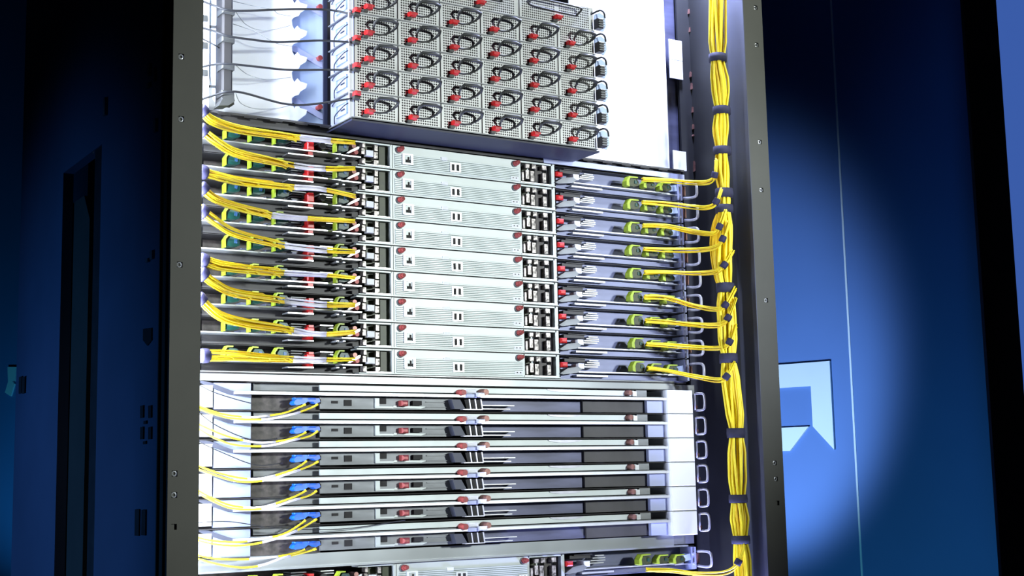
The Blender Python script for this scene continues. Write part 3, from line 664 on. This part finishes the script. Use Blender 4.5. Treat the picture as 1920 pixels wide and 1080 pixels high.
# ================================================================ WIDE TRAYS (six)
KR = 2; ZKR = ZB-KR*PB
def bar_y(px): return 845.8+(px-441)*(840.6-845.8)/(1255-441)
def T(px, dn, y=YB):
    q = at(px, bar_y(px)+dn, y); return Vector((q.x-.13, y-YB, (q.z-ZKR)/KZ))
def tb(mb, px0, px1, z0, z1, y0, y1, c=0):      # y relative to the tray front plane
    a = T(px0, 0, YB+y0).x; b = T(px1, 0, YB+y0).x
    if c: return mb.cbox((a, y0, z0), (b, y1, z1), c)
    return mb.box((a, y0, z0), (b, y1, z1))
def make_tray():
    r = empty('switch_tray', (.13, YB, ZKR), '', 'switch', 'six wide switch trays'); r.scale = (1, 1, KZ)
    b = MB(); tb(b, 441, 878, -.0022, .0022, -.006, .002); tb(b, 895, 1255, -.0024, .0026, -.006, .002); b.build('front_bar', STEEL, r)
    b = MB(); tb(b, 600, 1192, .0060, .0160, .004, .008); b.build('upper_flange', RIB, r)
    b = MB(); tb(b, 470, 1255, .0025, .0040, .002, .09); b.build('top_sheet', STEELD, r)
    b = MB(); tb(b, 470, 1255, .0182, .0196, .004, .09); b.build('shelf_line', DARK, r)
    b = MB(); tb(b, 475, 600, .0060, .0175, .018, .022); b.build('left_flange', STEELD, r)
    # recessed port panel and dark bay
    b = MB(); tb(b, 470, 600, -.0280, -.0030, .020, .024); b.build('bay_back', BROWN, r)
    b = MB(); tb(b, 600, 850, -.0245, -.0035, .012, .016); pp = b.build('port_panel', STEELD, r)
    for (a, c, z0, z1) in ((646,660,-.0190,-.0085),(713,725,-.0150,-.0050),(592,602,-.0160,-.0080)):
        b = MB(); tb(b, a, c, z0, z1, .0105, .012); b.build('port', DARK, pp)
    b = MB(); tb(b, 622,634,-.0150,-.0105, .011, .012); b.build('small_port', DARK, pp)
    b = MB(); tb(b, 704,712,-.0200,-.0050,.009,.012); tb(b, 704,738,-.0225,-.0195,.009,.012); b.build('port_frame', PLATE, pp)
    b = MB(); b.prism([(T(x,d,YB+.01).x, T(x,d,YB+.01).z) for x, d in ((735,23),(740,19),(800,20),(790,24))], .010, .012); b.build('label_plate', PLATE, pp)
    b = MB(); tb(b, 755, 768, -.0190, -.0090, -.002, .012, .003); b.build('red_button', SCREW, pp)
    b = MB(); tb(b, 775, 792, -.0170, -.0090, .006, .012); b.build('toggle', DARK, pp)
    b = MB(); tb(b, 800, 846, -.0200, -.0190, .010, .012); tb(b, 800, 846, -.0110, -.0100, .010, .012); tb(b, 845, 847, -.0200, -.0100, .010, .012); b.build('slot_frame', STEELD, pp)
    # levers
    b = MB(); b.prism([(T(x,d).x, T(x,d).z) for x, d in ((846,6),(862,6),(872,24),(852,24))], -.004, .010); b.build('lever_cheek', INNER, r)
    for k in range(3):
        x = 872+k*11
        b = MB(); b.prism([(T(a,d).x, T(a,d).z) for a, d in ((x-1,6),(x+7,6),(x+9,24),(x+4,25))], -.002, .008); b.build('lever_slot', DARK, r)
        b = MB(); b.prism([(T(a,d).x, T(a,d).z) for a, d in ((x+7,5),(x+9,5),(x+12,24),(x+10,25))], -.003, .008); b.build('lever_rib', GREYH, r)
    b = MB(); tb(b, 870, 906, -.0250, -.0232, -.003, .008); b.build('lever_sill', GREYH, r)
    b = MB(); tb(b, 877, 896, -.0030, .0040, -.009, .002, .001); b.build('hinge_block', LILAC, r)
    q = T(864, -7); b = MB(); b.cyl((q.x, .004, q.z), (q.x+.001, -.012, q.z), .0062, 12, .0052); b.build('thumbscrew', SCREW, r)
    q = T(905, -6); b = MB(); b.cyl((q.x, .004, q.z+.002), (q.x+.001, -.014, q.z+.002), .0066, 12, .0055); b.build('thumbscrew', RUST, r)
    b = MB(); tb(b, 878, 896, .0045, .0125, -.006, .004, .002); b.build('cam', WHITE, r)
    b = MB(); tb(b, 898, 912, -.0015, .0060, -.017, -.010, .002); b.build('clevis', STEEL, r)
    # right bay
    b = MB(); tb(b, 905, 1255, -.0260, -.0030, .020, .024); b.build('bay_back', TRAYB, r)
    b = MB(); tb(b, 1095, 1212, -.0262, -.0030, .014, .019); b.build('dark_insert', TRAYD, r)
    b = MB(); tb(b, 1196, 1216, .0050, .0175, .008, .018); b.build('dark_insert', STEELD, r)
    b = MB(); tb(b, 905, 966, -.0170, -.0155, .000, .018); tb(b, 905, 958, -.0235, -.0220, .000, .018); b.build('guide_rail', STEEL, r)
    b = MB(); n = 10
    b.prism([(T(1060+32*cos(pi*k/n), 0, YB+.003).x, .0160-.0050*sin(pi*k/n)) for k in range(n+1)], .0025, .004); b.build('finger_notch', GREYH, r)
    q = T(1180, -10); b = MB(); b.cyl((q.x, .004, .0110), (q.x+.001, -.008, .0112), .0058, 12, .005); b.build('thumbscrew', RUST, r)
    b = MB(); tb(b, 1190, 1197, .0052, .0150, .000, .006); b.build('stop_tab', STEEL, r)
    b = MB(); tb(b, 1216, 1256, -.0270, -.0026, .004, .012); b.build('side_plate', LILAC, r)
    b = MB(); tb(b, 1256, 1303, -.0285, .0182, -.010, .060, .002); b.build('end_cover', WHITE, r)
    # pull loop
    ax = T(1306, 0).x; z0, z1 = -.0215, .0120
    w = .012
    L = [(ax, -.002, z0), (ax+w*.7, -.010, z0), (ax+w, -.014, z0+.005), (ax+w, -.014, z1-.005), (ax+w*.7, -.010, z1), (ax, -.002, z1)]
    b = MB(); b.tube(catmull(L, 3), .0026, 6); b.tube([(ax-.001, -.002, z0), (ax-.001, -.002, z1)], .002, 6); b.build('pull_loop', GREYH, r, smooth=True)
    b = MB(); b.cbox((ax-.002, -.004, z0+.003), (ax+.004, .006, z0+.010), .001); b.build('loop_latch', RUST, r)
    # white side bracket at the left
    b = MB(); tb(b, 400, 470, -.0270, .0165, .006, .010); br = b.build('left_bracket', BRACK, r)
    b = MB(); tb(b, 376, 399, -.0240, .0120, .000, .006, .002); b.build('bracket_fold', WHITE, r)
    b = MB(); b.prism([(T(x,d,YB+.004).x, T(x,d,YB+.004).z) for x, d in ((374,-22),(392,-19),(432,-4),(470,4),(470,9),(428,3),(398,-8),(374,-17))], .002, .006); b.build('bracket_edge', INNER, r)
    b = MB(); tb(b, 372, 470, -.0300, -.0285, .000, .010); b.build('bracket_gap', DARK, r)
    # blue duplex plug
    q0, q1 = 550, 597
    b = MB(); b.prism([(T(x,d,YB+.0).x, T(x,d).z) for x, d in ((550,14),(556,8),(596,8),(598,15),(590,19),(584,15),(574,15),(568,20),(552,22),(548,19))], -.006, .012); p1 = b.build('blue_plug', BLUE, r)
    for x in (560, 586):
        b = MB(); tb(b, x-7, x+7, -.0095, -.0070, -.008, .004, .001); b.build('plug_tab', BLUE, p1)
    return r
TN = ['topmost', 'second from the top', 'third from the top', 'third from the bottom', 'second from the bottom', 'bottommost']
tr = make_tray()
for k in range(6):
    s = tr if k == 0 else copy_tree(tr)
    s.location.z = ZB-k*PB; s['label'] = 'wide silver tray with blue plug, %s of the six' % TN[k]

# ================================================================ YELLOW CABLES
def path_offset(P, off):
    return [p+o for p, o in zip(P, off)]
def bundle(name, pts, label, group, n, R, r=0.0011, ends=None, sleeve=None, strap=None, spread_end=1.0, m=YEL, strapr=None, strapm=STRAP):
    """pts are (px, py, y); n strands about the middle line, spread R"""
    P = catmull([at(*p) for p in pts], 6); N = len(P); o0 = P[0].copy()
    root = empty(name, o0, label, 'cable bundle', group)
    for s in range(n):
        a = 2*pi*s/n+random.uniform(-.4, .4); q = R*(0.35+0.65*((s*7) % n)/max(n-1, 1)); last = N
        if ends: last = max(6, int(N*ends[s % len(ends)]))
        pp = []; ph = random.uniform(0, 6)
        for i in range(last):
            t = i/(N-1); k = (1-t)+spread_end*t; tw = 0.5*sin(3*t+ph)
            pp.append(P[i]-o0+Vector((0, q*k*cos(a+tw), q*k*sin(a+tw))) + Vector((0, 0, 0.0006*sin(9*t+ph))))
        if last < N:
            e = pp[-1].copy(); pp.append(e+Vector((.006, 0, -.003)))
        b = MB(); b.tube(pp, r, 5); b.build('cable', m if s % 4 else YELD, root, smooth=True)
        if sleeve and last >= N*sleeve[1]:
            i0, i1 = int(N*sleeve[0]), int(N*sleeve[1]); b = MB(); b.tube(pp[i0:i1+1], r*1.25, 6); b.build('sleeve', SLEEVE, root, smooth=True)
    if strap:
        for (t, wd) in strap:
            i = min(int(t*(N-1)), N-2); d = (P[i+1]-P[i]).normalized(); c = P[i]-o0; rr = strapr or R*1.25
            b = MB(); b.tube([c-d*wd, c-d*wd*.6, c+d*wd*.6, c+d*wd], rr, 10, rad=[rr*.9, rr, rr, rr*.9]); b.build('strap', strapm, root, smooth=True)
    return root
LB = [[(377,207,-.085),(400,228,-.08),(450,243,-.06),(550,256,-.035),(610,263,-.03),(666,267,-.025)],
      [(377,243,-.085),(400,262,-.08),(440,286,-.06),(500,300,-.045),(560,312,-.03),(610,316,-.03),(666,315,-.025)],
      [(377,322,-.085),(400,328,-.08),(450,340,-.06),(540,350,-.035),(600,354,-.03),(666,368,-.025)],
      [(377,352,-.085),(400,372,-.08),(440,388,-.06),(500,402,-.045),(560,409,-.03),(666,414,-.025)],
      [(377,395,-.085),(400,413,-.08),(440,437,-.06),(520,458,-.035),(600,468,-.03),(666,471,-.025)],
      [(377,487,-.085),(410,499,-.08),(460,505,-.06),(520,510,-.035),(600,514,-.03),(666,521,-.025)],
      [(377,512,-.085),(400,530,-.08),(440,550,-.06),(520,562,-.035),(600,570,-.03),(666,571,-.025)],
      [(371,558,-.085),(410,592,-.08),(460,607,-.06),(540,617,-.035),(600,626,-.03),(666,622,-.025)],
      [(377,667,-.085),(430,668,-.075),(480,671,-.06),(540,673,-.035),(600,674,-.03),(666,674,-.025)]]
for k, pts in enumerate(LB):
    bundle('cable_bundle', pts, 'yellow bundle from the left post into the %s server' % (NM[k] if k != 4 else 'middle'), 'left yellow bundles', 15, 0.0092, 0.0014,
           ends=[1.0, .62, .60, .38, .55, 1.0, .62, .25, .6, .5, .62, .42, 1.0], sleeve=(.64, .82), strap=[(.035, .007)], strapr=.0115, spread_end=.42)
RB = [[(1204,335,-.025),(1250,337,-.03),(1300,342,-.06),(1328,341,-.100),(1340,328,-.124),(1342,300,-.124)],
      [(1204,378,-.025),(1250,381,-.03),(1300,387,-.06),(1328,388,-.100),(1343,378,-.124),(1352,355,-.124)],
      [(1205,422,-.025),(1250,424,-.03),(1300,434,-.06),(1335,437,-.100),(1349,425,-.124),(1360,395,-.124)],
      [(1207,466,-.025),(1250,468,-.03),(1300,468,-.06),(1338,464,-.100),(1355,448,-.124),(1366,415,-.124)],
      [(1208,510,-.025),(1250,510,-.03),(1300,512,-.06),(1340,509,-.100),(1358,497,-.124),(1374,470,-.124)],
      [(1208,556,-.025),(1250,558,-.03),(1300,572,-.06),(1345,579,-.100),(1360,572,-.124),(1378,540,-.124)],
      [(1210,600,-.025),(1250,603,-.03),(1300,608,-.06),(1345,609,-.100),(1365,596,-.124),(1379,560,-.124)],
      [(1212,645,-.025),(1250,647,-.03),(1300,650,-.06),(1350,651,-.100),(1368,641,-.124),(1379,610,-.124)],
      [(1214,690,-.025),(1250,694,-.03),(1300,704,-.06),(1345,712,-.100),(1362,706,-.124),(1376,680,-.124)],
      [(1212,1067,-.025),(1260,1068,-.03),(1310,1074,-.06),(1360,1072,-.100),(1384,1054,-.124),(1394,1022,-.124)]]
for k, pts in enumerate(RB):
    lb = 'yellow branch from the %s server to the right trunk' % (NM[k] if k != 4 else 'middle') if k < 9 else 'yellow cable branch from the lowest server at the bottom edge of the picture'
    bundle('cable_branch', pts, lb, 'right yellow branches', 6, 0.0042, 0.0013, sleeve=None, strap=[(.80, .006)], strapr=.0068, spread_end=1.35)
# trunk down the right side
TR = [(1344,-60),(1345,0),(1345,60),(1346,118),(1351,160),(1353,208),(1353,245),(1354,283),(1356,330),(1358,363),(1358,392),(1358,440),(1356,490),(1360,540),(1363,600),(1366,672),(1370,720),(1376,770),(1380,812),(1381,870),(1384,935),(1387,975),(1389,1012),(1394,1060),(1399,1140),(1404,1200)]
PT = catmull([at(x, y, -.105) for x, y in TR], 6)
o0 = PT[0].copy(); root = empty('cable_bundle', o0, 'thick yellow cable trunk strapped down the inside of the right post', 'cable bundle')
straps = [118, 208, 283, 363, 392, 538, 672, 812, 935, 1012]
def pinch(z):
    d = min(abs(z-at(1370, y, -.105).z) for y in straps); return 0.66+0.34*min(1, d/.035)
NS = 22
for s in range(NS):
    a = 2*pi*s/NS*1.0+random.uniform(-.2, .2); q = 0.0175*math.sqrt((s % 5+1)/5.0); ph = random.uniform(0, 6); pp = []
    for i, p in enumerate(PT):
        k = pinch(p.z); t = i/len(PT); tw = 0.6*sin(9*t+ph)
        pp.append(p-o0+Vector((q*k*cos(a+tw), q*k*0.8*sin(a+tw), 0)))
    b = MB(); b.tube(pp, .0026, 6); b.build('cable', YEL if s % 4 else YELD, root, smooth=True)
for y in straps:
    i = min(range(len(PT)), key=lambda j: abs(PT[j].z-at(1370, y, -.105).z)); c = PT[i]-o0; h = .0075 if y not in (363, 812, 538, 672) else .009
    b = MB(); ring = [(.0182*cos(2*pi*k/14), .0160*sin(2*pi*k/14)) for k in range(14)]
    v = [(c.x+x, c.y+yy, c.z-h) for x, yy in ring]+[(c.x+x*1.04, c.y+yy*1.04, c.z) for x, yy in ring]+[(c.x+x, c.y+yy, c.z+h) for x, yy in ring]
    fs = [(j*14+k, j*14+(k+1)%14, (j+1)*14+(k+1)%14, (j+1)*14+k) for j in range(2) for k in range(14)]+[tuple(range(13,-1,-1)), tuple(range(28,42))]
    b.add(v, fs); b.build('strap', STRAPB, root, smooth=True)
# slack loop hanging left of the trunk
pts = [(1352,400,-.10),(1342,425,-.09),(1338,460,-.085),(1342,500,-.085),(1350,535,-.095),(1362,560,-.10)]
bundle('cable_loop', pts, 'slack yellow cable loop bulging left of the trunk beside the middle servers', None, 8, 0.0095, 0.0022, m=YELD, strap=None)
# pairs into the blue plugs of the wide trays
ends_ = [757, 808, 862, 915, 969, 1028]
PR = [([(366,758),(400,772),(440,780),(480,782),(530,775),(560,764),(573,758)], [(366,764),(400,776),(440,785),(500,786),(550,776),(580,766),(596,758)]),
      ([(366,792),(400,808),(440,822),(490,830),(540,824),(565,815),(574,810)], [(366,800),(400,820),(440,834),(500,836),(550,825),(580,818),(596,808)]),
      ([(364,870),(400,884),(450,896),(490,897),(540,884),(565,872),(575,864)], [(364,877),(400,890),(450,903),(500,900),(550,885),(580,874),(597,865)]),
      ([(364,915),(400,935),(440,949),(490,951),(540,936),(565,925),(574,919)], [(364,920),(400,940),(440,954),(500,953),(550,938),(580,929),(594,920)]),
      ([(360,1005),(400,1014),(450,1016),(490,1010),(530,1002),(560,985),(573,975)], [(360,1010),(400,1020),(450,1023),(500,1015),(545,1000),(575,985),(594,973)]),
      ([(360,1038),(400,1047),(450,1049),(500,1046),(540,1040),(565,1033),(572,1030)], [(360,1044),(400,1056),(450,1064),(490,1060),(530,1046),(570,1036),(593,1029)])]
for k, pair in enumerate(PR):
    for j, pts in enumerate(pair):
        L = [(x, y, -.056-.004*j if i < 5 else -.042) for i, (x, y) in enumerate(pts)]
        o = cable('patch_cable', L, .00165, YEL, '%s yellow patch cable of the %s wide tray' % ('shorter' if j == 0 else 'longer', TN[k]), 'patch cable', 'yellow patch cables of the wide trays')
        P = [q-o.location for q in catmull([at(*p) for p in L], 6)]
        a_, b_ = (14, 22) if j == 0 else (17, 27)
        sl = MB(); sl.tube(P[a_:b_], .0019, 6); sl.build('sleeve', SLEEVE, o, smooth=True)
        bt = MB(); bt.tube(P[-3:], .0022, 6); bt.build('boot', YEL, o, smooth=True)
# thin black wires crossing the left of the wide trays
for k, pts in enumerate(([(374,722,-.06),(400,735,-.05),(440,748,-.045),(470,756,-.04)], [(374,775,-.06),(410,800,-.05),(470,824,-.045),(520,822,-.04)], [(374,829,-.06),(420,850,-.05),(480,872,-.045),(530,868,-.04)], [(370,980,-.06),(430,978,-.05),(520,990,-.045),(640,992,-.042),(760,975,-.04)])):
    cable('thin_wire', pts, .0008, CABLE, 'thin black wire crossing %s' % (['the left bracket of the topmost wide tray', 'the left bracket of the second wide tray', 'the left bracket of the third wide tray', 'the front of the lower wide trays'][k]), 'wire')
print('objects', len(bpy.data.objects))
